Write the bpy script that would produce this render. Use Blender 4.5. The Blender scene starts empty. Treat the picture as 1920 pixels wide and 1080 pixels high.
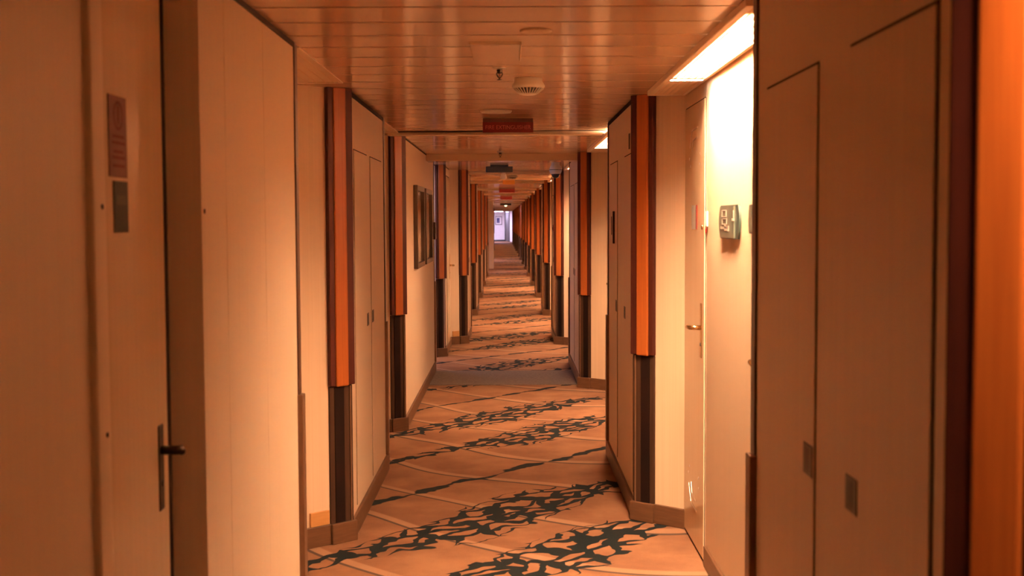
import bpy, bmesh, math, random
from mathutils import Matrix, Vector
random.seed(4)
S = bpy.context.scene
C = S.collection
CEIL = 2.11
PI = math.pi

# ------------------------------------------------------------------ helpers
def cx(y): return -0.0055*max(0, y-15.3) - 0.0025*max(0, y-38)     # the corridor bends gently to the left
def sz(y): return 0.0                                              # level deck

class MB:
    def __init__(self, s=1):
        self.bm = bmesh.new(); self.s = s
    def _v(self, p): return self.bm.verts.new((p[0]*self.s, p[1], p[2]))
    def box(self, x0, x1, y0, y1, z0, z1, bev=0):
        return self.prism([(x0, y0), (x1, y0), (x1, y1), (x0, y1)], z0, z1, bev)
    def prism(self, pts, z0, z1, bev=0):
        lo = [self._v((p[0], p[1], z0)) for p in pts]; hi = [self._v((p[0], p[1], z1)) for p in pts]
        n = len(pts); fs = [self.bm.faces.new(lo[::-1]), self.bm.faces.new(hi)]
        for i in range(n): fs.append(self.bm.faces.new((lo[i], lo[(i+1) % n], hi[(i+1) % n], hi[i])))
        bmesh.ops.recalc_face_normals(self.bm, faces=fs)
        if bev:
            es = list({e for f in fs for e in f.edges})
            bmesh.ops.bevel(self.bm, geom=es, offset=bev, segments=2, profile=.5, affect='EDGES')
        return self
    def sideprism(self, pts, x0, x1):      # outline in (y, z), extruded along x
        a = [self._v((x0, p[0], p[1])) for p in pts]; b = [self._v((x1, p[0], p[1])) for p in pts]
        n = len(pts); fs = [self.bm.faces.new(a[::-1]), self.bm.faces.new(b)]
        for i in range(n): fs.append(self.bm.faces.new((a[i], a[(i+1) % n], b[(i+1) % n], b[i])))
        bmesh.ops.recalc_face_normals(self.bm, faces=fs)
        return self
    def lathe(self, prof, c=(0, 0, 0), n=28, smooth=True):
        rings = []
        for r, z in prof:
            if r < 1e-6: rings.append([self._v((c[0], c[1], c[2]+z))])
            else: rings.append([self._v((c[0]+r*math.cos(2*PI*i/n), c[1]+r*math.sin(2*PI*i/n), c[2]+z)) for i in range(n)])
        fs = []
        for a, b in zip(rings, rings[1:]):
            for i in range(n):
                j = (i+1) % n
                if len(a) == 1 and len(b) == 1: continue
                if len(a) == 1: f = self.bm.faces.new((a[0], b[i], b[j]))
                elif len(b) == 1: f = self.bm.faces.new((a[i], a[j], b[0]))
                else: f = self.bm.faces.new((a[i], a[j], b[j], b[i]))
                f.smooth = smooth; fs.append(f)
        bmesh.ops.recalc_face_normals(self.bm, faces=fs)
        return self
    def tube(self, pts, r, n=10):
        rings = []
        P = [Vector(p) for p in pts]
        for i, p in enumerate(P):
            t = (P[min(i+1, len(P)-1)] - P[max(i-1, 0)]).normalized()
            a = t.orthogonal().normalized(); b = t.cross(a)
            if i:
                a = (pa - t*pa.dot(t)).normalized(); b = t.cross(a)
            pa = a
            rings.append([self._v(p + r*(a*math.cos(2*PI*k/n)+b*math.sin(2*PI*k/n))) for k in range(n)])
        fs = [self.bm.faces.new(rings[0]), self.bm.faces.new(rings[-1][::-1])]
        for a, b in zip(rings, rings[1:]):
            for i in range(n):
                f = self.bm.faces.new((a[i], a[(i+1) % n], b[(i+1) % n], b[i])); f.smooth = True; fs.append(f)
        bmesh.ops.recalc_face_normals(self.bm, faces=fs)
        return self
    def build(self, name, mat, parent=None):
        me = bpy.data.meshes.new(name); self.bm.to_mesh(me); self.bm.free()
        me.materials.append(mat)
        o = bpy.data.objects.new(name, me); C.objects.link(o)
        if parent is not None: o.parent = parent
        return o

def empty(name, loc, rz=0):
    o = bpy.data.objects.new(name, None); C.objects.link(o)
    o.empty_display_size = .05; o.location = loc; o.rotation_euler = (0, 0, rz)
    return o
def tag(o, label, cat, group=None):
    o['label'] = label; o['category'] = cat
    if group: o['group'] = group
    return o
def struct(o): o['kind'] = 'structure'; return o
def copy_tree(o, parent=None):
    c = o.copy(); C.objects.link(c)
    if parent is not None: c.parent = parent
    for ch in list(o.children): copy_tree(ch, c)
    return c
def text_mesh(s, size, depth=.0006):
    cu = bpy.data.curves.new('lettering', 'FONT'); cu.body = s; cu.size = size; cu.extrude = depth
    cu.align_x = 'CENTER'; cu.align_y = 'CENTER'
    o = bpy.data.objects.new('lettering', cu); C.objects.link(o)
    bpy.context.view_layer.update()
    me = bpy.data.meshes.new_from_object(o.evaluated_get(bpy.context.evaluated_depsgraph_get()))
    bpy.data.objects.remove(o)
    return me
ORD = ['first', 'second', 'third', 'fourth', 'fifth', 'sixth', 'seventh', 'eighth', 'ninth', 'tenth',
       'eleventh', 'twelfth', 'thirteenth', 'fourteenth', 'fifteenth']

# ------------------------------------------------------------------ materials
class G:
    def __init__(self, name):
        self.m = bpy.data.materials.new(name); self.m.use_nodes = True
        self.t = self.m.node_tree; self.n = self.t.nodes; self.l = self.t.links
        self.b = self.n['Principled BSDF']
    def node(self, kind, **kw):
        q = self.n.new(kind)
        for k, v in kw.items(): setattr(q, k, v)
        return q
    def put(self, sock, v):
        if isinstance(v, bpy.types.NodeSocket): self.l.new(v, sock)
        else: sock.default_value = v
    def math(self, op, a, b=0.0, c=None, clamp=False):
        q = self.node('ShaderNodeMath', operation=op, use_clamp=clamp)
        self.put(q.inputs[0], a); self.put(q.inputs[1], b)
        if c is not None: self.put(q.inputs[2], c)
        return q.outputs[0]
    def mix(self, f, a, b):
        q = self.node('ShaderNodeMix', data_type='RGBA')
        self.put(q.inputs[0], f); self.put(q.inputs[6], a); self.put(q.inputs[7], b)
        return q.outputs[2]
    def coord(self, scale=(1, 1, 1)):
        tc = self.node('ShaderNodeTexCoord'); mp = self.node('ShaderNodeMapping')
        mp.inputs['Scale'].default_value = scale
        self.l.new(tc.outputs['Object'], mp.inputs[0]); return mp.outputs[0]
    def noise(self, vec, scale, detail=3, rough=.5):
        q = self.node('ShaderNodeTexNoise'); self.put(q.inputs['Vector'], vec)
        q.inputs['Scale'].default_value = scale; q.inputs['Detail'].default_value = detail
        q.inputs['Roughness'].default_value = rough
        return q.outputs['Fac']
    def bump(self, h, strength, dist=.002):
        q = self.node('ShaderNodeBump'); q.inputs['Strength'].default_value = strength
        q.inputs['Distance'].default_value = dist; self.put(q.inputs['Height'], h)
        self.l.new(q.outputs[0], self.b.inputs['Normal'])
    def smooth(self, x, lo, hi):
        q = self.node('ShaderNodeMapRange', interpolation_type='SMOOTHSTEP')
        self.put(q.inputs[0], x); q.inputs[1].default_value = lo; q.inputs[2].default_value = hi
        return q.outputs[0]

def c4(c): return (*c, 1)
def mat(name, col, col2=None, rough=.5, scale=(1, 1, 1), nscale=8, metal=0, spec=.5, bump=0, bscale=None, detail=4):
    g = G(name)
    v = g.coord(scale); n = g.noise(v, nscale, detail)
    col2 = col2 or tuple(x*.9 for x in col)
    g.l.new(g.mix(g.smooth(n, .3, .7), c4(col), c4(col2)), g.b.inputs['Base Color'])
    g.b.inputs['Roughness'].default_value = rough; g.b.inputs['Metallic'].default_value = metal
    g.b.inputs['Specular IOR Level'].default_value = spec
    if bump: g.bump(g.noise(g.coord(bscale or scale), nscale*4, 2), bump)
    return g.m
def emit(name, col, strength):
    g = G(name); g.b.inputs['Base Color'].default_value = c4(col)
    g.b.inputs['Emission Color'].default_value = c4(col); g.b.inputs['Emission Strength'].default_value = strength
    g.b.inputs['Roughness'].default_value = .4
    n = g.noise(g.coord(), 3)
    g.l.new(g.mix(n, c4(col), c4(tuple(x*.97 for x in col))), g.b.inputs['Base Color'])
    return g.m

CREAM = (.70, .555, .39)
M = {}
M['laminate'] = mat('cream laminate', CREAM, (.67, .53, .365), .42, (60, 60, .6), 2, bump=.12, bscale=(150, 150, 2))
M['locker'] = mat('locker laminate', (.66, .51, .35), (.62, .475, .32), .38, (60, 60, .6), 2, bump=.1, bscale=(150, 150, 2))
M['door'] = mat('cabin door laminate', (.76, .60, .40), (.73, .57, .37), .2, (40, 40, .5), 2)
M['endwall'] = mat('pale painted wall', (.78, .76, .74), (.74, .72, .70), .6)
M['wood'] = mat('orange cherry veneer', (.38, .105, .018), (.31, .078, .013), .35, (40, 40, .8), 3, detail=6)
M['shaded'] = mat('dark mahogany edging', (.055, .011, .006), (.040, .008, .005), .55, (30, 30, .8), 3, spec=.2)  # side returns of the same veneer, their shade put into the colour
M['lowerwood'] = mat('brown wood lower panel', (.052, .028, .017), (.038, .02, .012), .6, (30, 30, 1), 3, spec=.1)
M['kick'] = mat('near black kick strip', (.014, .007, .006), (.010, .006, .005), .7, spec=.05)
M['base'] = mat('brown wood baseboard', (.125, .062, .030), (.095, .046, .022), .4, (3, 3, 25), 3)
M['skirt'] = mat('honey wood skirting', (.50, .26, .09), (.44, .22, .07), .4, (3, 3, 25), 3)
M['gap'] = mat('dark shadow gap', (.030, .014, .008), (.02, .01, .006), .8, spec=.1)
M['guard'] = mat('dark corner guard', (.085, .035, .020), (.06, .025, .014), .35)
M['guardlow'] = mat('bronze corner guard', (.22, .12, .065), (.17, .09, .05), .3, metal=.3)
M['brass'] = mat('brushed brass', (.80, .58, .30), (.70, .50, .25), .25, (4, 4, 80), 4, metal=1)
M['bronze'] = mat('dark bronze hardware', (.055, .036, .025), (.04, .027, .018), .4, metal=.8)
M['steel'] = mat('satin steel', (.7, .66, .6), (.62, .58, .52), .3, metal=1)
M['white'] = mat('off white plastic', (.78, .74, .66), (.74, .70, .62), .35)
M['slot'] = mat('dark slots', (.05, .04, .03), (.04, .03, .025), .6)
M['grille'] = mat('tan speaker grille', (.55, .38, .24), (.48, .33, .2), .5)
M['red'] = mat('red sign plastic', (.26, .014, .014), (.22, .012, .012), .3)
M['redtext'] = mat('faded pink lettering', (.75, .22, .19), (.7, .2, .17), .5)
M['darkbox'] = mat('charcoal sign box', (.05, .052, .05), (.04, .042, .04), .4)
M['plate'] = mat('teal grey plaque', (.105, .135, .105), (.15, .15, .10), .22, nscale=18)
M['plateedge'] = mat('dark teal plaque edge', (.035, .07, .06), (.03, .055, .05), .2)
M['mark'] = mat('pale plaque marks', (.42, .36, .28), (.36, .3, .24), .5)
M['sticker'] = mat('pale blue sticker', (.62, .68, .66), (.58, .64, .62), .4)
M['signbrown'] = mat('mauve brown sign card', (.20, .095, .075), (.17, .08, .065), .7, spec=.15)
M['signred'] = mat('dull red print', (.13, .02, .018), (.11, .018, .016), .7, spec=.1)
M['plaque'] = mat('dark olive plaque', (.030, .020, .013), (.024, .017, .011), .7, spec=.1)
M['plaqueband'] = mat('greyer plaque band', (.055, .040, .028), (.05, .036, .026), .7, spec=.1)
M['picframe'] = mat('black picture frame', (.06, .034, .02), (.045, .025, .015), .35)
M['art'] = mat('muted print', (.30, .17, .09), (.12, .07, .05), .06, nscale=4)
M['mat'] = mat('pale picture mat', (.26, .17, .10), (.22, .14, .08), .08)
M['artblue'] = mat('indigo print', (.02, .02, .10), (.10, .09, .22), .3, nscale=5)
M['glassdome'] = mat('smoked dome glass', (.03, .03, .032), (.04, .04, .04), .06)
M['amber'] = mat('amber sign face', (.80, .42, .10), (.72, .36, .08), .4)
M['strip'] = mat('grey threshold carpet', (.16, .125, .105), (.12, .095, .08), .95, (1, 1, 1), 60, spec=.1)
WARM = (1.0, .59, .345)
M['lamp'] = emit('warm lamp diffuser', WARM, 325)
M['lampmid'] = emit('warm lamp diffuser, middle tube', WARM, 230)
M['lampdim'] = emit('warm lamp diffuser, farther tube', WARM, 90)
M['lampgap'] = emit('lamp gap', (1, .9, .8), 12)
M['lampnear'] = emit('warm lamp diffuser behind viewer', WARM, 170)
M['cool'] = emit('cool lamp diffuser', (.74, .62, 1.0), 9)
M['coolsmall'] = emit('cool lamp diffuser in side lobby', (.80, .66, .95), 7.0)
M['coolfar'] = emit('cool lamp diffuser in far alcove', (.75, .66, 1.0), 45)
M['frameshade'] = mat('tan door frame rebate', (.34, .21, .12), (.30, .18, .10), .5)
M['camwhite'] = mat('bright white plastic', (.92, .92, .90), (.9, .9, .88), .3)
M['matwhite'] = mat('white picture mat', (.8, .77, .74), (.76, .73, .7), .3)
M['slat'] = mat('cream louvre metal', (.72, .52, .32), (.66, .47, .29), .3, (3, 40, 3), 3)
M['frame'] = mat('cream light frame', (.76, .62, .45), (.72, .58, .42), .35)

def ceiling_mat():
    g = G('lacquered ceiling planks')
    v = g.coord((1, 1, 1)); n = g.noise(v, 5, 4)
    g.l.new(g.mix(n, (.70, .52, .36, 1), (.64, .47, .32, 1)), g.b.inputs['Base Color'])
    r = g.noise(g.coord((1, 6, 1)), 3, 3)
    g.l.new(g.math('MULTIPLY_ADD', r, .08, .10), g.b.inputs['Roughness'])
    g.b.inputs['Specular IOR Level'].default_value = .6
    g.bump(g.noise(g.coord((6, 1.6, 1)), 3, 2), .12, .004)
    return g.m
M['ceiling'] = ceiling_mat()

def carpet_mat():
    g = G('patterned corridor carpet')
    tc = g.node('ShaderNodeTexCoord'); sp = g.node('ShaderNodeSeparateXYZ'); g.l.new(tc.outputs['Object'], sp.inputs[0])
    X, Y = sp.outputs[0], sp.outputs[1]
    P = tc.outputs['Object']
    wob = g.math('MULTIPLY', g.math('SUBTRACT', g.noise(P, 1.1, 2), .5), .35)
    u = g.math('ADD', g.math('SUBTRACT', Y, g.math('MULTIPLY', X, 1.12)), wob)       # across the bands
    def dist(phase):                                                                  # distance to the nearest band of a 3.2 m repeat
        a = g.math('ADD', u, 1.6-phase+32)
        return g.math('ABSOLUTE', g.math('SUBTRACT', g.math('MODULO', a, 3.2), 1.6))
    # broad bands, swelling in the middle of the passage
    def env(phase, x0, amp, base):
        dx = g.math('DIVIDE', g.math('SUBTRACT', X, x0), .52)
        w = g.math('MULTIPLY_ADD', g.math('EXPONENT', g.math('MULTIPLY', g.math('MULTIPLY', dx, dx), -1)), amp, base)
        return g.math('SUBTRACT', 1, g.math('DIVIDE', dist(phase), w))
    e = g.math('MAXIMUM', env(2.0, .22, .36, .07), env(3.07, -.05, .36, .09))
    # leafy net of strokes inside the bands
    rot = g.node('ShaderNodeMapping'); rot.inputs['Rotation'].default_value = (0, 0, -math.radians(50))
    rot.inputs['Scale'].default_value = (1, 1, 1)
    nv = g.node('ShaderNodeTexNoise'); nv.inputs['Scale'].default_value = 4.5; nv.inputs['Detail'].default_value = 2
    g.l.new(P, nv.inputs['Vector'])
    off = g.node('ShaderNodeVectorMath', operation='MULTIPLY_ADD')
    g.l.new(nv.outputs['Color'], off.inputs[0]); off.inputs[1].default_value = (.26, .26, 0); g.l.new(P, off.inputs[2])
    g.l.new(off.outputs[0], rot.inputs[0])
    st = g.node('ShaderNodeMapping'); st.inputs['Scale'].default_value = (4.6, 12.0, 1)
    g.l.new(rot.outputs[0], st.inputs[0])
    vo = g.node('ShaderNodeTexVoronoi', feature='DISTANCE_TO_EDGE', voronoi_dimensions='2D'); vo.inputs['Scale'].default_value = 1.0
    vo.inputs['Randomness'].default_value = .95
    g.l.new(st.outputs[0], vo.inputs['Vector'])
    edge = vo.outputs['Distance']
    thick = g.math('MULTIPLY', g.math('MINIMUM', g.math('MULTIPLY', g.math('MAXIMUM', e, 0), 2.2), 1), .205)
    net = g.math('MULTIPLY', g.math('SUBTRACT', 1, g.smooth(g.math('SUBTRACT', edge, thick), -.012, .012)), g.smooth(e, .0, .06))
    # thin band between the broad pairs
    tw = g.math('MULTIPLY', g.math('MAXIMUM', g.math('SUBTRACT', g.noise(P, 6, 2), .34), 0), .20)
    thin = g.math('SUBTRACT', 1, g.smooth(g.math('SUBTRACT', dist(.9), tw), -.006, .012))
    dark = g.math('MAXIMUM', net, thin)
    # fine arcs crossing the other way, each with a paler stripe beside it
    arc = g.math('ADD', g.math('ADD', Y, g.math("MULTIPLY", X, .66)),
                 g.math('MULTIPLY', g.math('MULTIPLY', X, X), -.35))
    arc = g.math('ADD', arc, g.math('MULTIPLY', g.math('SUBTRACT', g.noise(P, .5, 1), .5), .9))
    fa = g.math('MODULO', g.math('ADD', arc, 30), .78)
    line = g.math('SUBTRACT', 1, g.smooth(g.math('ABSOLUTE', g.math('SUBTRACT', fa, .3)), .010, .019))
    stripe = g.math('MULTIPLY', g.smooth(fa, .30, .31), g.math('SUBTRACT', 1, g.smooth(fa, .38, .40)))
    blot = g.smooth(g.noise(P, 2.2, 5, .6), .3, .7)
    pile = g.noise(P, 260, 2)
    base = g.mix(blot, (.31, .165, .088, 1), (.21, .105, .058, 1))
    base = g.mix(g.math('MULTIPLY', stripe, .5), base, (.43, .265, .16, 1))
    base = g.mix(g.math('MULTIPLY', line, .9), base, (.075, .055, .045, 1))
    col = g.mix(dark, base, (.011, .017, .019, 1))
    q = g.node('ShaderNodeMix', data_type='RGBA', blend_type='MULTIPLY'); q.inputs[0].default_value = .35
    g.l.new(col, q.inputs[6]); g.l.new(pile, q.inputs[7])
    g.l.new(q.outputs[2], g.b.inputs['Base Color'])
    g.b.inputs['Roughness'].default_value = .95; g.b.inputs['Specular IOR Level'].default_value = .1
    g.bump(pile, .5, .004)
    return g.m
M['carpet'] = carpet_mat()

# ------------------------------------------------------------------ the setting
ys = [-3.2, 0, 4, 8, 12, 15.3, 19, 24] + [24+k*3 for k in range(1, 24)]
def swept(name, m, profile):          # profile(y) -> list of (x, z); a closed section swept along the corridor
    b = MB(); secs = []
    for y in ys: secs.append([b._v((x, y, z)) for x, z in profile(y)])
    n = len(secs[0]); fs = []
    for a, c in zip(secs, secs[1:]):
        for i in range(n): fs.append(b.bm.faces.new((a[i], a[(i+1) % n], c[(i+1) % n], c[i])))
    fs.append(b.bm.faces.new(secs[0])); fs.append(b.bm.faces.new(secs[-1][::-1]))
    bmesh.ops.recalc_face_normals(b.bm, faces=fs)
    return struct(b.build(name, m))
swept('floor', M['carpet'], lambda y: [(-2.8, sz(y)-.1), (1.6, sz(y)-.1), (1.6, sz(y)), (-2.8, sz(y))])

b = MB(); y = -3.0; P0 = 3.547-.27*24
y = P0
while y < 91:                                       # transverse ceiling planks with open joints over a dark backing
    c, z = cx(y+.13), sz(y+.13)
    if 8.5 < y+.13 < 11.2:
        if 8.5 < y < 8.77: b.box(-1.25, 1.15, 8.55, 11.2, CEIL-.012, CEIL+.006, 0)
        y += .27; continue
    b.box(c-2.6, c+1.2, y+.008, y+.262, z+CEIL, z+CEIL+.006)
    y += .27
ceil = struct(b.build('ceiling', M['ceiling']))
swept('ceiling.001', M['gap'], lambda y: [(-2.8, sz(y)+CEIL+.0065), (1.6, sz(y)+CEIL+.0065), (1.6, sz(y)+CEIL+.1), (-2.8, sz(y)+CEIL+.1)])

def wall_run(name, pts, th, s, m=None):     # pts: (x, y) along the wall's face, thickness away from the corridor
    b = MB()
    for (xa, ya), (xb, yb) in zip(pts, pts[1:]):
        v = []
        for (x, y) in ((xa, ya), (xb, yb)):
            for dx in (0, th*s):
                for z in (sz(y)-.02, sz(y)+CEIL+.02): v.append(b._v((x+dx, y, z)))
        fs = [b.bm.faces.new([v[i] for i in q]) for q in ((0, 1, 5, 4), (2, 6, 7, 3), (0, 4, 6, 2), (1, 3, 7, 5), (0, 2, 3, 1), (4, 5, 7, 6))]
        bmesh.ops.recalc_face_normals(b.bm, faces=fs)
    return struct(b.build(name, m or M['laminate']))
DR = .84                                     # right-hand cabin wall, near part
far_pts = [15.3, 20, 24, 30, 38, 46, 55, 63, 74, 84]
wall_run('wall_right', [(DR, -3.2), (DR, 13.6), (cx(14.5)+.77, 14.6)] + [(cx(y)+.77, y) for y in far_pts], .1, 1)
DL = -.99
wall_run('wall_left', [(-.815, -3.2), (-.815, 3.6)], .1, -1)
wall_run('wall_left', [(DL, 3.6), (DL, 12.2)], .1, -1)
wall_run('wall_left', [(DL, 13.46), (DL, 14.9)], .1, -1)
wall_run('wall_left', [(cx(y)-.77, y) for y in [14.9] + far_pts[:-2]], .1, -1)
b = MB(); b.box(-.9, .9, -3.2, -3.1, 0, CEIL); struct(b.build('wall_back', M['laminate']))
# side lobby on the left behind the picture wall
b = MB(); b.box(-2.6, -2.5, 11.9, 13.8, 0, CEIL); struct(b.build('wall_lobby', M['endwall']))
b = MB(); b.box(-2.5, -1.09, 11.95, 12.2, 0, CEIL); struct(b.build('wall_lobby', M['endwall']))
b = MB(); b.box(-2.5, -1.09, 13.46, 13.7, 0, CEIL); struct(b.build('wall_lobby', M['endwall']))

# ------------------------------------------------------------------ jut units (wall lockers, picture wall, plain wall)
SL = .9                                       # slope of the splayed ends
def body_poly(L, d, e=0, near=True, far=True):
    k = e*.45
    return [(-e, -k), (d, -SL*d-(e*1.3 if near else 0)), (d, L+(SL*d if far else 0)+(e if far else 0)), (-e, L+(k if far else 0))]
def corner_guard(parent, s, L):
    b = MB(s); b.box(-.006, .012, L-.045, L+.002, .9, CEIL-.002, .002); b.build('corner_guard', M['guard'], parent)
    b = MB(s); b.box(-.018, .012, L-.05, L+.006, .1, .9, .003); b.build('corner_guard', M['guardlow'], parent)
def locker(s, X0, y0, L, d, doors, ztop=1.81, hand=1.0, slot=None, label='', name='wall_locker', z=0):
    r = empty(name, (X0, y0, z))
    b = MB(s); b.prism(body_poly(L, d), .0, CEIL-.0004); b.build('body', M['locker'], r)
    b = MB(s); b.box(-.003, .01, .0, L, CEIL-.022, CEIL-.0002); b.build('top_gap', M['gap'], r)
    b = MB(s); b.prism(body_poly(L, d, .016), 0, .095, .003); b.build('baseboard', M['base'], r)
    for i, (a, c, side) in enumerate(doors):
        b = MB(s)                                          # dark gap round the door, wider on the hinge side
        h0, h1 = (.004, .010) if side > 0 else (.010, .004)
        if side > 0: b.box(-.0012, .01, a-.003, c+.008, .118, ztop+.006)
        else: b.box(-.0012, .01, a-.008, c+.003, .118, ztop+.006)
        dr = None
        q = MB(s); q.box(-.004, .004, a, c, .122, ztop, .001); dr = q.build('door', M['locker'], r)
        b.build('door_gap', M['gap'], dr)
        hc = a+.045 if side > 0 else c-.045
        q = MB(s); q.box(-.006, -.002, hc-.037, hc+.037, hand-.033, hand+.033, .0015); h = q.build('handle', M['bronze'], dr)
        q = MB(s); q.box(-.0066, -.004, hc-.012, hc+.014, hand-.024, hand+.024); q.build('finger_recess', M['slot'], h)
    if slot:
        q = MB(s); q.box(-.004, .003, slot[0], slot[1], slot[2], slot[3], .001); q.build('vent_slot', M['slot'], r)
    corner_guard(r, s, L)
    if label: tag(r, label, 'locker', 'built-in lockers along the corridor')
    return r
def pilaster(s, X0, y0, label='', z=0, split=.83):
    r = empty('wall_pilaster', (X0, y0, z), -s*math.atan(SL))
    def part(name, m, x0, x1, dep, z0, z1, bev=.003, parent=r):
        q = MB(s); q.box(x0, x1, -dep, .002, z0, z1, bev); return q.build(name, m, parent)
    part('upper_panel', M['wood'], .030, .098, .034, split, CEIL, .006)
    part('edge_strip', M['shaded'], -.010, .031, .026, split+.003, CEIL, .004)
    part('edge_strip', M['shaded'], .097, .126, .026, split+.003, CEIL, .004)
    part('lower_panel', M['lowerwood'], -.004, .124, .010, .02, split, .003)
    part('kick_strip', M['kick'], .045, .098, .0135, .05, split-.002, .001)
    part('metal_bead', M['guardlow'], .008, .014, .016, .05, split-.002, .001)
    part('baseboard', M['base'], -.012, .128, .030, 0, .095, .003)
    if label: tag(r, label, 'pilaster', 'wooden pilasters at the alcove corners')
    return r

# right side
R = [dict(y=1.69, X=.62, L=1.44, d=.22), dict(y=6.09, X=.616, L=1.68, d=.224), dict(y=10.95, X=.616, L=1.9, d=.224)]
locker(1, .62, 1.69, 1.44, .22, [(.104, .557, -1), (.793, 1.28, 1)], label='nearest cream locker filling the right edge, two tall doors with dark flush pulls')
locker(1, .616, 6.09, 1.68, .224, [(.08, .56, -1), (1.0, 1.50, 1)], ztop=1.835, slot=(.27, .31, 1.865, 1.945), label='brown lit locker on the right just past the alcove with the number plate')
locker(1, .616, 10.95, 1.95, .224, [(.18, .85, -1), (1.0, 1.7, 1)], ztop=1.84, label='greyish locker on the right beside the grey carpet threshold')
pl0 = 'orange wood pilaster cut off by the right edge of the photo'
pilaster(1, .62, 1.69, pl0)
pilaster(1, .616, 6.09, 'orange wood pilaster at the corner left of the lit cabin door on the right')
pilaster(1, .616, 10.95, 'orange wood pilaster on the right just before the dome camera')
proto = None
right_far = [14.8+4.5*k for k in range(15)]
for k, y in enumerate(right_far):
    lab = 'cream locker in the far row on the right, %s beyond the dome camera' % ORD[k]
    if proto is None:
        proto = locker(1, cx(y)+.54, y, 1.3, .23, [(.12, .58, -1), (.72, 1.18, 1)], z=sz(y)); o = proto
        pp = pilaster(1, cx(y)+.54, y, z=sz(y)); p = pp
    else:
        o = copy_tree(proto); o.location = (cx(y)+.54, y, sz(y))
        p = copy_tree(pp); p.location = (cx(y)+.54, y, sz(y))
    tag(o, lab, 'locker', 'built-in lockers along the corridor')
    tag(p, 'orange wood pilaster in the far row on the right, %s beyond the dome camera' % ORD[k], 'pilaster', 'wooden pilasters at the alcove corners')

# left side
r = empty('wall_left', (-.74, 2.94, 0)); struct(r)             # plain projecting wall in the left foreground
b = MB(-1); b.prism([(0, 0), (.076, -.038), (.25, -.038), (.25, 1.32+.2), (0, 1.32)], 0, CEIL-.0004); b.build('wall_panel', M['laminate'], r)
b = MB(-1); b.box(-.003, .01, 0, 1.32, CEIL-.018, CEIL-.0002); b.build('top_gap', M['gap'], r)
b = MB(-1)
for yy in (.26, .76): b.box(-.0004, .004, yy, yy+.0025, .0, CEIL-.03)
b.build('panel_seam', M['locker'], r)
b = MB(-1); b.lathe([(0, -.0), (.006, 0), (.006, .002), (0, .003)], (0, 0, 0), 10); q = b.build('screw_cap', M['bronze'], r)
q.rotation_euler = (0, PI/2, 0); q.location = (.0005, .025, 1.525)
corner_guard(r, -1, 1.32)
locker(-1, -.756, 5.72, 1.62, .235, [(.20, .74, -1), (.88, 1.45, 1)], ztop=1.84, hand=.985, label='cream locker on the left behind the plain wall, two doors with slit pulls')
pilaster(-1, -.756, 5.72, 'red brown pilaster on the left against a cream alcove panel, nearest on that side', split=.735)
# picture wall
r = empty('wall_left', (-.766, 8.74, 0)); struct(r)
b = MB(-1); b.prism([(0, 0), (.224, -.2), (.224, 3.46), (0, 3.46)], 0, CEIL-.0004); b.build('wall_panel', M['laminate'], r)
b = MB(-1); b.box(-.003, .01, 0, 3.46, CEIL-.02, CEIL-.0002); b.build('top_gap', M['gap'], r)
b = MB(-1); b.prism([(-.016, -.008), (.224, -.225), (.224, 3.45), (-.016, 3.45)], 0, .095, .003); b.build('baseboard', M['base'], r)
corner_guard(r, -1, 3.46)
pilaster(-1, -.766, 8.74, 'dark red pilaster on the left just before the two framed pictures', split=.83)
# stub with a service door after the lobby opening
r = empty('wall_left', (-.735, 13.5, 0)); struct(r)
b = MB(-1); b.prism([(0, 0), (.25, -.04), (.25, 1.4), (0, 1.4)], 0, CEIL-.01); b.build('wall_panel', M['laminate'], r)
b = MB(-1); b.box(.008, .24, .01, 1.4, CEIL-.01, CEIL); b.build('top_gap', M['gap'], r)
b = MB(-1); b.prism([(-.016, -.008), (.25, -.06), (.25, 1.35), (-.016, 1.35)], 0, .095, .003); b.build('baseboard', M['base'], r)
pilaster(-1, -.735, 13.52, 'orange pilaster on the left just after the two framed pictures, with dark lower half', split=.86)
left_far = [14.95+4.45*k for k in range(5)]
lp = None
for k, y in enumerate(left_far):
    if lp is None:
        lp = locker(-1, cx(y)-.54, y, 1.3, .23, [(.12, .58, -1), (.72, 1.18, 1)], z=sz(y)); o = lp
        lpp = pilaster(-1, cx(y)-.54, y, z=sz(y)); p = lpp
    else:
        o = copy_tree(lp); o.location = (cx(y)-.54, y, sz(y))
        p = copy_tree(lpp); p.location = (cx(y)-.54, y, sz(y))
    tag(o, 'cream locker in the far row on the left, %s beyond the framed pictures' % ORD[k], 'locker', 'built-in lockers along the corridor')
    tag(p, 'orange brown pilaster in the far row on the left, %s beyond the lobby opening' % ORD[k], 'pilaster', 'wooden pilasters at the alcove corners')
# far cream block that steps into the corridor
b = MB(); b.box(-1.2, -.55, 38.0, 39.2, sz(38.6), sz(38.6)+CEIL); struct(b.build('wall_left', M['laminate']))
p = copy_tree(lpp); p.location = (cx(62)-.54, 62, 0)
tag(p, 'last dark red pilaster on the left before the bluish end wall', 'pilaster', 'wooden pilasters at the alcove corners')

# honey-coloured skirting on two alcove panels
for (x, y, zz) in ((-.756, 5.72, 0), (cx(14.95)-.54, 14.95, 0)):
    r = empty('skirting_block', (x, y, zz), math.atan(SL))
    q = MB(-1); q.box(.132, .235, -.012, .002, .096, .162, .002); q.build('board', M['skirt'], r)
    tag(r, 'honey wood skirting board on a left alcove panel, %s' % ('nearer of the two' if y < 10 else 'farther of the two'), 'skirting', 'skirting boards on alcove panels')

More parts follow.
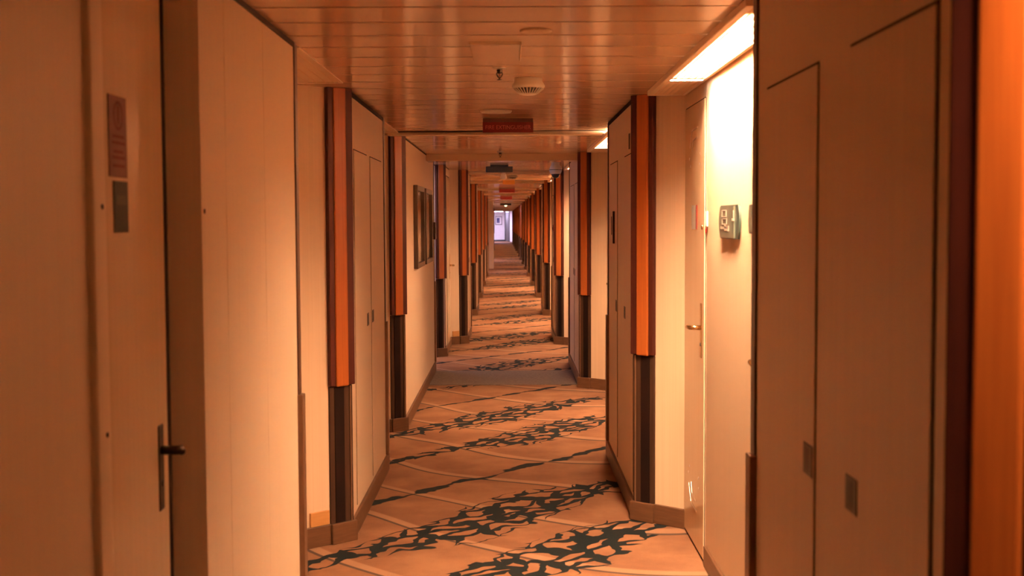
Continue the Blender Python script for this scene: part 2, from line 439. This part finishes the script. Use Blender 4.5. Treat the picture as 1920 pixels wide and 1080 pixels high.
# baseboards along the cabin walls
def baseboard(name, x, ya, yb, s):
    b = MB(s); b.box(x*s-.014, x*s+.01, ya, yb, 0, .09, .003); struct(b.build(name, M['base']))
baseboard('baseboard_right', DR, 4.16, 5.24, 1)
baseboard('baseboard_right', DR, 3.2, 3.42, 1)
baseboard('baseboard_left', -.815, -3, 2.34, -1)
baseboard('baseboard_left', DL, 4.3, 5.4, -1)
baseboard('baseboard_right', DR, 8.4, 10.5, 1)
baseboard('baseboard_left', DL, 7.6, 8.5, -1)

# ------------------------------------------------------------------ doors
def lever(parent, s, hc, hz, dirn, plate=(.20, .20), mm='brass', pw=.016, reach=.09):
    """escutcheon plate with a lever; hc along the wall, dirn which way the lever points"""
    q = MB(s); q.box(-.009, 0, hc-pw, hc+pw, hz-plate[1], hz+plate[0], .004); pl = q.build('lock_plate', M[mm], parent)
    q = MB(s); q.tube([(-.008, hc, hz), (-.045, hc, hz), (-.052, hc+dirn*.012, hz), (-.052, hc+dirn*reach*.6, hz-.001), (-.050, hc+dirn*reach, hz-.004)], .0105, 12)
    q.build('lever', M[mm], pl)
    q = MB(s); q.lathe([(0, 0), (.008, 0), (.008, .003), (0, .004)], (0, 0, 0), 12); k = q.build('keyhole', M['slot'], pl)
    k.rotation_euler = (0, -s*PI/2, 0); k.location = (-s*.008, hc, hz-plate[1]*.55)
    return pl
DOORN = [0]
def door(s, X, ya, yb, ztop=2.02, handle_at=None, m='door', gapw=.006):
    DOORN[0] += 1
    r = empty('door_%d' % DOORN[0], (X, 0, 0)); struct(r)
    q = MB(s); q.box(-.006, .01, ya, yb, .012, ztop, .002); q.build('leaf', M[m], r)
    q = MB(s); q.box(-.002, .008, ya-gapw, yb+gapw, .0, ztop+gapw); q.build('door_gap', M['gap'], r)
    return r
d1 = door(1, DR, 5.295, 5.885, 2.02)
l1 = lever(d1, 1, 5.375, 1.025, 1, (.108, .135), 'brass', .020, .115)
# bent inlay lines and dots at the top and bottom of that door
def inlay(parent, pts, w=.0022):
    q = MB(1)
    for (a, b_) in zip(pts, pts[1:]):
        dy, dz = b_[0]-a[0], b_[1]-a[1]; n = math.hypot(dy, dz); ny, nz = -dz/n*w, dy/n*w*1.0
        q.sideprism([(a[0]+ny, a[1]+nz), (b_[0]+ny, b_[1]+nz), (b_[0]-ny, b_[1]-nz), (a[0]-ny, a[1]-nz)], -.0075, -.005)
    q.build('inlay_line', M['steel'], parent)
for sg in (1, -1):
    zc = 1.045
    f = lambda p: (p[0], zc+sg*p[1])
    inlay(d1, [f(p) for p in ((5.73, .785), (5.66, .86), (5.49, .865))], .004)
    inlay(d1, [f(p) for p in ((5.66, .765), (5.63, .815), (5.51, .822))], .004)
    for (yy, hz) in ((5.74, .735), (5.70, .70), (5.42, .745), (5.43, .70)):
        q = MB(1); q.lathe([(0, 0), (.007, 0), (.007, .002), (0, .0025)], (0, 0, 0), 10); k = q.build('inlay_dot', M['steel'], d1)
        k.rotation_euler = (0, -PI/2, 0); k.location = (-.0055, yy, zc+sg*hz)
q = MB(1); q.box(-.0075, -.005, 5.53, 5.66, 1.455, 1.565); st = q.build('sticker', M['sticker'], d1)
q = MB(1); q.box(-.0085, -.006, 5.50, 5.535, 1.455, 1.565); q.build('red_band', M['red'], st)
q = MB(1); q.lathe([(0, 0), (.012, 0), (.012, .004), (.007, .006), (0, .005)], (0, 0, 0), 14); k = q.build('peephole', M['brass'], d1)
k.rotation_euler = (0, -PI/2, 0); k.location = (-.006, 5.345, 1.467)
d2 = door(1, DR, 3.44, 4.10, 2.02)
lever(d2, 1, 4.03, 1.03, -1, (.135, .16), 'brass', .02, .05)
d3 = door(1, DR, 9.9, 10.3, 2.02); lever(d3, 1, 9.97, .98, 1, (.135, .16), 'brass', .02, .09)
# pale strip standing in for the highlight on the edge between door and panel
b = MB(); b.box(DR-.0012, DR+.005, 5.272, 5.282, 0, CEIL-.03, .002); t = struct(b.build('trim_1', M['frame']))

d4 = door(-1, -.815, 2.445, 2.862, 2.08, gapw=.010)
lever(d4, -1, 2.80, .975, 1, (.06, .14), 'bronze', .02, .014)
q = MB(-1); q.box(-.0085, -.005, 2.478, 2.592, 1.592, 1.758, .0005); sg_ = q.build('notice_sign', M['signbrown'], d4)
q = MB(-1)
for i, (z0, wd) in enumerate(((1.672, .07), (1.659, .082), (1.641, .06), (1.629, .078), (1.612, .072))): q.box(-.0092, -.008, 2.535-wd/2, 2.535+wd/2, z0, z0+.006)
q.box(-.0092, -.008, 2.531, 2.541, 1.700, 1.738); q.build('sign_print', M['signred'], sg_)
q = MB(-1)
for k in range(24):
    a0, a1 = 2*PI*k/24, 2*PI*(k+1)/24
    q.sideprism([(2.536+r_*math.cos(a), 1.718+r_*math.sin(a)) for r_, a in ((.03, a0), (.03, a1), (.024, a1), (.024, a0))], -.0092, -.008)
q.build('sign_ring', M['signred'], sg_)
q = MB(-1); q.box(-.0085, -.005, 2.502, 2.592, 1.478, 1.584, .0005); pq = q.build('room_plaque', M['plaque'], d4)
q = MB(-1); q.box(-.0092, -.008, 2.512, 2.582, 1.535, 1.555); q.build('plaque_band', M['plaqueband'], pq)
# frame member beside that door
b = MB(-1); b.box(.800, .82, 2.36, 2.432, 0, CEIL, .004); fr = struct(b.build('trim_2', M['laminate']))
b = MB(-1); b.box(.8125, .83, 2.866, 2.904, 0, CEIL-.02); struct(b.build('trim_7', M['gap']))
for zz in (1.53, 1.08):
    q = MB(-1); q.lathe([(0, 0), (.005, 0), (.005, .002), (0, .0025)], (0, 0, 0), 10); k = q.build('screw_cap', M['bronze'], fr)
    k.rotation_euler = (0, PI/2, 0); k.location = (-.7995, 2.405, zz)
# door in the stub after the lobby
d5 = door(-1, -.735, 13.95, 14.62, 2.0, gapw=.012)
lever(d5, -1, 14.53, .97, 1, (.135, .16), 'brass', .02, .05)

# ------------------------------------------------------------------ number plate on the cabin wall
r = empty('number_plate', (DR, 4.69, 1.49))
def barrel(w, h, bow, n=10):
    pts = []
    for i in range(n+1): t = -1+2*i/n; pts.append((w+bow*(1-t*t), h*t))
    for i in range(n+1): t = 1-2*i/n; pts.append((-w-bow*(1-t*t), h*t))
    return pts
b = MB(); b.sideprism(barrel(.185, .064, .03), -.008, 0); b.build('backing', M['plateedge'], r)
b = MB(); b.sideprism([(max(y, -.125), z*.93) for y, z in barrel(.175, .064, .028)], -.012, -.006); pf = b.build('face', M['plate'], r)
def frame_rect(q, ya, yb, za, zb, w):
    q.box(-.0135, -.011, ya, yb, zb-w, zb); q.box(-.0135, -.011, ya, yb, za, za+w)
    q.box(-.0135, -.011, ya, ya+w*3, za, zb); q.box(-.0135, -.011, yb-w*3, yb, za, zb)
b = MB(); frame_rect(b, .03, .135, .018, .047, .004); frame_rect(b, .02, .125, -.010, .014, .003)
b.box(-.0135, -.011, .0, .16, -.028, -.018); b.box(-.0135, -.011, .03, .07, -.034, -.012); b.box(-.0135, -.011, -.02, .02, -.036, -.015)
b.box(-.0135, -.011, -.13, -.09, .004, .014); b.box(-.0135, -.011, -.125, -.115, .015, .044)
b.build('mark', M['mark'], r)
tag(r, 'teal grey barrel-shaped number plate with pale symbols on the bright right wall', 'number plate')
r = empty('number_plate', (DR, 4.22, 1.5))
b = MB(); b.sideprism(barrel(.05, .05, .01), -.012, 0); b.build('backing', M['plateedge'], r)
b = MB(); b.sideprism(barrel(.044, .045, .009), -.014, -.006); b.build('face', M['plate'], r)
tag(r, 'sliver of greenish plate at the edge of the nearest locker on the right', 'number plate')
r = empty('door_switch', (DR, 5.245, 1.49))
b = MB(); b.box(-.008, 0, -.018, .018, -.02, .045, .002); b.build('plate', M['white'], r)
b = MB(); b.box(-.010, -.006, -.014, .014, -.05, -.028, .002); b.build('red_button', M['red'], r)
tag(r, 'small pale switch with a reddish button beside the lit cabin door', 'switch')

# ------------------------------------------------------------------ ceiling lights
def ceiling_light(xa, xb, ya, yb, kind, label, z=0, lamp='lamp'):
    r = empty('ceiling_light', (0, 0, CEIL+z))
    dz = {'off': .006, 'near': .024, 'lit': .024}[kind]; lip = .20 if kind == 'near' else dz  # unseen deep lip, added to keep the near lamp off the left wall
    q = MB()
    q.box(xa, xa+.026, ya, yb, -lip, -.0005, .002); q.box(xb-.016, xb, ya, yb, -dz, -.0005, .002)
    q.box(xa+.026, xb-.016, ya, ya+.03, -dz, -.0005, .002); q.box(xa+.026, xb-.016, yb-.03, yb, -dz, -.0005, .002)
    q.build('frame', M['frame'], r)
    q = MB(); n = 5; x0, x1 = xa+.026, xb-.016
    for i in range(n):
        xc = x0+(x1-x0)*(i+.5)/n; q.box(xc-.0025, xc+.003, ya+.03, yb-.03, -dz*.9, -dz*.66)
    if kind == 'lit' and (yb-ya) < 3.5:                       # cross blades added to the louvre, tilted to steer light down the corridor
        nb = int((yb-ya-.06)/.024)
        for i in range(nb): yc = ya+.03+(i+.5)*.024; q.sideprism([(yc-.0035, -.0105), (yc-.0023, -.0105), (yc+.0037, -.0225), (yc+.0025, -.0225)], x0, x1)
    q.build('louvre', M['slat'], r)
    q = MB(); ym = ya+(yb-ya)*.70
    if kind == 'off':
        q.box(x0, x1, ya+.03, yb-.03, -.003, -.001); q.build('diffuser', M['frame'], r)
    elif kind == 'near':
        q.box(x0, x1, ya+2.4, yb-.04, -.006, -.001); q.build('diffuser', M['lampnear'], r)
    else:
        q.box(x0, x1, ya+.14 if yb < 12 else ya+.1, ym, -.006, -.001); q.build('diffuser', M[lamp], r)
        q = MB(); q.box(x0, x1, ym+.004, yb-.03, -.006, -.001); q.build('dark_diffuser', M['slat'], r)
        q = MB(); q.box(x0, x1, ya+(yb-ya)*.735, ya+(yb-ya)*.735+.02, -.0235, -.018); q.build('gap_strip', M['lampgap'], r)
    tag(r, label, 'ceiling light', 'slotted ceiling lights over the alcoves')
    return r
ceiling_light(.65, .828, 3.42, 5.86, 'lit', 'glowing slotted ceiling light over the bright right alcove, nearest of the lit ones')
ceiling_light(.65, .828, -1.3, 1.47, 'near', 'slotted ceiling light behind the viewer over the right alcove')
ceiling_light(.65, .828, 8.1, 10.5, 'lit', 'glowing slotted ceiling light on the right between the fire sign and the beam', z=-.012, lamp='lampmid')
ceiling_light(.63, .80, 13.25, 14.5, 'lit', 'glowing slotted ceiling light on the right next to the dome camera')
for k, y in enumerate(right_far[:14]):
    ym = y+2.9
    ceiling_light(cx(ym)+.58, cx(ym)+.74, y+1.6, y+4.25, 'lit', 'glowing ceiling light over the far right alcoves, %s beyond the dome camera' % ORD[k], z=sz(ym)-.003, lamp='lamp' if k < 4 else 'lampdim')
ceiling_light(-.97, -.735, 4.32, 5.44, 'off', 'unlit slotted ceiling panel over the left alcove behind the plain wall')
ceiling_light(-.97, -.77, 7.55, 8.5, 'off', 'unlit slotted ceiling panel on the left before the framed pictures')
for k, y in enumerate(left_far):
    ym = y+2.9
    ceiling_light(cx(ym)-.74, cx(ym)-.58, y+1.7, y+4.1, 'lit' if k == 4 else 'off', '%s ceiling panel over the far left alcoves, %s beyond the framed pictures' % ('bluish lit' if k == 4 else 'unlit', ORD[k]), z=sz(ym)-.003, lamp='coolfar')

# ------------------------------------------------------------------ ceiling fittings
def disc(name, x, y, rr, m, label, cat, th=.012, z=CEIL):
    r = empty(name, (x, y, z))
    q = MB(); q.lathe([(0, -.0005), (rr, -.0005), (rr, -th*.5), (rr*.93, -th), (rr*.86, -th)], n=40); q.build('rim', M['white'] if m != 'grille' else M['grille'], r)
    q = MB(); q.lathe([(rr*.865, -th*.9), (rr*.4, -th*1.15), (0, -th*1.2)], n=40); q.build('cover', M[m], r)
    return tag(r, label, cat)
disc('ceiling_speaker', .083, 3.99, .052, 'grille', 'small tan round speaker flush in the nearest ceiling planks', 'speaker', .006)
disc('ceiling_speaker', -.08, 6.86, .088, 'white', 'larger pale round ceiling disc just before the red fire sign', 'speaker', .014)
r = empty('access_panel', (-.052, 4.45, CEIL))
q = MB(); q.box(-.087, .087, -.21, .21, -.010, -.001, .002); q.build('cover', M['ceiling'], r)
q = MB(); q.box(-.089, .089, -.216, -.2105, -.010, -.0005); q.box(.0875, .091, -.21, .21, -.012, -.0005, .001); q.build('edge_trim', M['frame'], r)
q = MB()
for i in range(4): q.box(-.016+.008*i, -.0125+.008*i, -.196, -.184, -.0106, -.0095)
q.build('print', M['base'], r)
tag(r, 'rectangular cream access panel in the ceiling next to the nearest sprinkler', 'access panel')
def sprinkler(x, y, label, z=CEIL):
    r = empty('sprinkler', (x, y, z))
    q = MB(); q.lathe([(0, -.0005), (.028, -.0005), (.026, -.004), (.012, -.007), (.010, -.008)], n=24); q.build('rosette', M['steel'], r)
    q = MB(); q.lathe([(.011, -.006), (.012, -.014), (.008, -.022), (.006, -.024), (0, -.024)], n=20); q.build('body', M['bronze'], r)
    q = MB()
    for s_ in (-1, 1): q.tube([(s_*.009, 0, -.018), (s_*.012, 0, -.026), (s_*.007, 0, -.036), (0, 0, -.041)], .0022, 8)
    q.lathe([(0, -.038), (.003, -.039), (.003, -.046), (0, -.047)], n=10); q.build('yoke', M['bronze'], r)
    q = MB(); q.tube([(0, 0, -.023), (0, 0, -.037)], .002, 8); q.build('bulb', M['red'], r)
    q = MB(); q.lathe([(0, -.046), (.010, -.047), (.010, -.049), (0, -.05)], n=16); q.build('deflector', M['bronze'], r)
    return tag(r, label, 'sprinkler')
sprinkler(-.043, 4.95, 'bronze sprinkler head beside the nearest smoke detector')
sprinkler(-.09, 10.75, 'bronze sprinkler head just before the dropped beam', z=CEIL-.012)
sprinkler(-.05, 19.2, 'tiny far sprinkler head beyond the amber sign')
def smoke(x, y, label, z=CEIL):
    r = empty('smoke_detector', (x, y, z))
    q = MB(); q.lathe([(0, -.0005), (.060, -.0005), (.060, -.014), (.062, -.017), (.071, -.032), (.071, -.037), (.064, -.045)], n=40); q.build('base', M['white'], r)
    q = MB(); q.lathe([(.0635, -.044), (.036, -.066), (0, -.068)], n=40); q.build('chamber', M['slot'], r)
    q = MB()
    for i in range(26):
        a = 2*PI*i/26
        q.tube([(.066*math.cos(a), .066*math.sin(a), -.0445), (.037*math.cos(a), .037*math.sin(a), -.0675)], .0022, 6)
    q.build('rib', M['white'], r)
    q = MB(); q.lathe([(.037, -.066), (.030, -.071), (0, -.072)], n=30); q.build('cap', M['white'], r)
    return tag(r, label, 'smoke detector')
smoke(.078, 5.32, 'white ribbed smoke detector nearest to the camera')
smoke(.02, 16.2, 'small far smoke detector seen under the dark exit sign box', z=CEIL)
disc('motion_sensor', .365, 9.3, .018, 'white', 'small white sensor in the smooth ceiling strip before the beam', 'sensor', .02, z=CEIL-.012)

# fire sign
r = empty('fire_sign', (-.015, 7.42, CEIL))
q = MB(); q.box(-.152, .152, -.008, .008, -.083, -.020, .001); pl = q.build('panel', M['red'], r)
q = MB(); q.box(-.150, .150, -.012, .012, -.021, -.0005, .001); q.build('bracket', M['signbrown'], r)
me = text_mesh('FIRE EXTINGUISHER', .034); me.materials.append(M['redtext'])
o = bpy.data.objects.new('lettering', me); C.objects.link(o); o.parent = pl
w = max(v.co.x for v in me.vertices)-min(v.co.x for v in me.vertices)
o.scale = (.272/w, 1, 1); o.rotation_euler = (PI/2, 0, 0); o.location = (0, -.0084, -.053)
tag(r, 'red hanging sign reading FIRE EXTINGUISHER below the ceiling', 'sign')

# beam over the threshold, ceiling step and threshold carpet
b = MB(); b.box(-.766, .616, 11.15, 11.45, CEIL-.072, CEIL+.02, .004); struct(b.build('beam', M['ceiling']))
b = MB(); b.box(-.85, .64, 8.50, 8.60, CEIL-.022, CEIL-.0005, .004); struct(b.build('trim_4', M['frame']))
for k, yb_ in enumerate([15.4, 17.6]+right_far[1:]):
    b = MB(); c_ = cx(yb_); b.box(c_-.77, c_+.64, yb_-.05, yb_+.05, CEIL-.035, CEIL-.0005, .004); struct(b.build('trim_%d' % (8+k), M['frame']))
b = MB(); b.box(-.75, .60, 11.12, 12.16, .0005, .006); struct(b.build('threshold', M['strip']))

# exit sign box seen from behind
r = empty('exit_sign', (-.125, 13.5, CEIL))
q = MB(); q.box(-.148, .148, -.035, .035, -.085, -.02, .006); q.build('housing', M['darkbox'], r)
q = MB(); q.box(-.10, .10, -.02, .02, -.021, -.0005, .002); q.build('bracket', M['darkbox'], r)
tag(r, 'dark charcoal sign box hanging from the ceiling past the beam', 'sign')
r = empty('spotlight', (-.085, 14.6, CEIL))
q = MB(); q.lathe([(0, -.0005), (.018, -.0005), (.018, -.04), (.030, -.06), (.038, -.115), (.030, -.118), (0, -.118)], n=24); q.build('shade', M['white'], r)
q = MB(); q.lathe([(0, -.119), (.026, -.1185), (.02, -.124), (0, -.125)], n=20); q.build('lens', M['white'], r)
tag(r, 'small white spotlight hanging below the dark sign box', 'spotlight')
r = empty('dome_camera', (.468, 12.85, CEIL))
q = MB(); q.lathe([(0, -.0005), (.045, -.0005), (.045, -.035), (.055, -.05), (.064, -.075), (.065, -.10), (.055, -.125), (.046, -.130)], n=36); q.build('housing', M['camwhite'], r)
q = MB(); q.lathe([(.046, -.128)] + [(.046*math.cos(a), -.130-.046*math.sin(a)) for a in [PI/2*i/8 for i in range(1, 9)]], n=30); q.build('dome', M['glassdome'], r)
q = MB(); q.lathe([(.0655, -.082), (.067, -.085), (.0655, -.088)], n=36); q.build('ring', M['slot'], r)
tag(r, 'white dome security camera with a smoked lens under the ceiling', 'camera')
r = empty('lit_sign', (-.03, 18.4, CEIL))
q = MB(); q.box(-.09, .09, -.02, .02, -.075, -.008, .004); q.build('face', M['amber'], r)
q = MB(); q.box(-.03, .03, -.01, .01, -.009, -.0005); q.build('bracket', M['white'], r)
tag(r, 'small amber sign hanging beyond the dark sign box', 'sign')
for k, y in enumerate((23.3, 31)):
    r = empty('hanging_sign', (cx(y)-.03, y, CEIL+sz(y)))
    q = MB(); q.box(-.15, .15, -.01, .01, -.085, -.02, .002); q.build('panel', M['red'], r)
    q = MB(); q.box(-.15, .15, -.012, .012, -.021, -.0005); q.build('bracket', M['signbrown'], r)
    tag(r, ['far dark red hanging sign, nearer of the two beyond the amber sign', 'far dark red hanging sign, the farther one near the bluish end'][k], 'sign')

r = empty('hanging_lantern', (cx(42)-.02, 42, CEIL))
q = MB(); q.box(-.19, .19, -.03, .03, -.10, -.02, .004); q.build('housing', M['darkbox'], r)
q = MB(); q.box(-.02, .02, -.02, .02, -.021, -.0005); q.build('stem', M['darkbox'], r)
q = MB(); q.lathe([(0, -.15), (.035, -.135), (.05, -.11), (.045, -.098), (0, -.096)], n=16); q.build('bulb', emit('small pale bulb', (1, .85, .5), 1.6), r)
tag(r, 'tiny dark hanging fixture with a pale bulb near the bluish far end', 'lamp')

# ------------------------------------------------------------------ pictures and wall plates
def picture(ya, yb, label, art):
    r = empty('framed_picture', (-.766, (ya+yb)/2, 1.45)); h = (yb-ya)/2
    q = MB(-1)
    for (a, b_, z0, z1) in ((-h, -h+.04, -.33, .33), (h-.04, h, -.33, .33), (-h+.04, h-.04, .29, .33), (-h+.04, h-.04, -.33, -.29)): q.box(-.034, -.0005, a, b_, z0, z1, .003)
    q.build('frame', M['picframe'], r)
    q = MB(-1); q.box(-.016, -.004, -h+.035, h-.035, -.295, .295); q.build('mat', M['mat'], r)
    q = MB(-1); q.box(-.0175, -.012, -h+.12, h-.12, -.21, .21); q.build('print', M[art], r)
    return tag(r, label, 'picture', 'framed pictures on the left wall')
picture(9.66, 10.46, 'black framed picture on the left wall, nearer of the pair', 'art')
picture(10.66, 11.5, 'black framed picture on the left wall, farther of the pair', 'art')
r = empty('wall_plate', (-.766, 12.12, 1.40)); q = MB(-1); q.box(-.025, 0, -.05, .05, -.085, .085, .004); q.build('cover', M['guard'], r)
q = MB(-1); q.box(-.028, -.024, -.02, .02, -.03, .03, .002); q.build('button', M['bronze'], r)
tag(r, 'dark upright wall plate at the far end of the picture wall', 'wall plate')
yy = right_far[0]+.75
r = empty('wall_notice', (cx(yy)+.535, yy, 1.40)); q = MB(); q.box(-.006, .0005, -.09, .09, -.04, .04, .001); q.build('card', M['red'], r)
q = MB(); q.box(-.008, -.005, -.07, .07, -.02, .01); q.build('print', M['signred'], r)
tag(r, 'small dark red notice on the far right locker past the dome camera', 'notice')
r = empty('notice_holder', (.612, 7.3, 1.46)); q = MB(); q.box(-.008, .0005, -.05, .05, -.10, .08, .002); q.build('plate', M['locker'], r)
q = MB(); q.box(-.012, .0005, -.058, -.048, -.10, .09, .002); q.box(-.012, -.004, .042, .05, -.05, .06, .002); q.build('rail', M['lowerwood'], r)
tag(r, 'slim upright card holder on the brown locker behind the lit alcove', 'card holder')

# ------------------------------------------------------------------ far end
ye = 88; ze = sz(ye)
b = MB(); b.box(-2.4, -.40, ye, ye+.1, 0, CEIL); struct(b.build('wall_end', M['endwall']))
b = MB(); b.box(-.44, .1, ye+1.2, ye+1.3, 0, CEIL); struct(b.build('wall_end', M['endwall']))
b = MB(); b.box(-.10, .9, ye-2, ye-1.9, 0, CEIL); struct(b.build('wall_end', M['endwall']))
b = MB(); b.box(-2.5, -2.4, 64.2, ye+.1, 0, CEIL); struct(b.build('wall_end', M['endwall']))
b = MB(); b.box(-2.4, cx(63)-.74, 64.0, 64.1, 0, CEIL); struct(b.build('wall_end', M['endwall']))
b = MB(); b.box(.32, .42, 84.0, ye+1.3, 0, CEIL); struct(b.build('wall_end', M['endwall']))
b = MB(); b.box(-.45, -.395, ye-.03, ye+.12, ze, ze+CEIL, .004); struct(b.build('trim_5', M['darkbox']))
b = MB(); b.box(-.15, -.095, ye-2.03, ye-1.88, ze, ze+CEIL, .004); struct(b.build('trim_6', M['darkbox']))
b = MB(); b.box(-2.4, -.45, ye-.02, ye, ze, ze+.11); struct(b.build('baseboard_end', M['darkbox']))
r = empty('framed_picture', (-.88, ye, ze+1.48))
q = MB()
for (a, b_, z0, z1) in ((-.24, -.2, -.3, .3), (.2, .24, -.3, .3), (-.2, .2, .26, .3), (-.2, .2, -.3, -.26)): q.box(a, b_, -.03, -.0005, z0, z1)
q.build('frame', M['picframe'], r)
q = MB(); q.box(-.2, .2, -.015, -.002, -.26, .26); q.build('mat', M['matwhite'], r)
q = MB(); q.box(-.14, .07, -.018, -.012, -.17, .19); q.build('print', M['artblue'], r)
tag(r, 'small framed indigo picture on the bluish end wall', 'picture')
def cool_light(name, x0, x1, y0, y1, z, m, label):
    r = empty(name, ((x0+x1)/2, (y0+y1)/2, z)); w, h = (x1-x0)/2, (y1-y0)/2
    q = MB(); q.box(-w, w, -h, h, -.018, -.010); q.build('diffuser', M[m], r)
    q = MB(); q.box(-w-.02, w+.02, -h-.02, h+.02, -.012, -.0005); q.build('frame', M['white'], r)
    tag(r, label, 'ceiling light')
cool_light('ceiling_panel_light', -1.9, -.55, 82.5, 86.4, ze+CEIL, 'cool', 'cool bluish ceiling light before the end wall')
cool_light('ceiling_panel_light', -.38, -.16, ye+.2, ye+1.0, ze+CEIL+.0, 'cool', 'cool bluish ceiling light inside the end doorway')
ceiling_light(cx(47)-.74, cx(47)-.58, 45, 49, 'lit', 'bluish ceiling light on the left beyond the far cream wall block', lamp='coolfar')
cool_light('ceiling_panel_light', -1.75, -1.1, 12.5, 13.2, CEIL, 'coolsmall', 'cool ceiling light hidden in the left side lobby')

# ------------------------------------------------------------------ camera and view
f = 2300.0; roll = .0045
d = Vector((-2, 127, -f)).normalized()
u = Vector((-roll, 1, 0)); u = (u-d*u.dot(d)).normalized()
x = d.cross(u)
cam = bpy.data.cameras.new('camera'); co = bpy.data.objects.new('camera', cam); C.objects.link(co)
cam.sensor_width = 36; cam.lens = 36*f/1920; cam.clip_start = .05; cam.clip_end = 200
co.matrix_world = Matrix.Translation((0, 0, 1.5)) @ Matrix((x, d, u)).to_4x4()
cam.dof.use_dof = True; cam.dof.focus_distance = 9.0; cam.dof.aperture_fstop = 5.0
S.camera = co
w = bpy.data.worlds.new('world'); S.world = w; w.use_nodes = True
w.node_tree.nodes['Background'].inputs[0].default_value = (0, 0, 0, 1)
S.view_settings.view_transform = 'Standard'; S.view_settings.look = 'None'
S.view_settings.exposure = .72; S.view_settings.gamma = 1
S.cycles.use_denoising = True
S.cycles.max_bounces = 14; S.cycles.diffuse_bounces = 8; S.cycles.glossy_bounces = 5
S.cycles.sample_clamp_indirect = 6
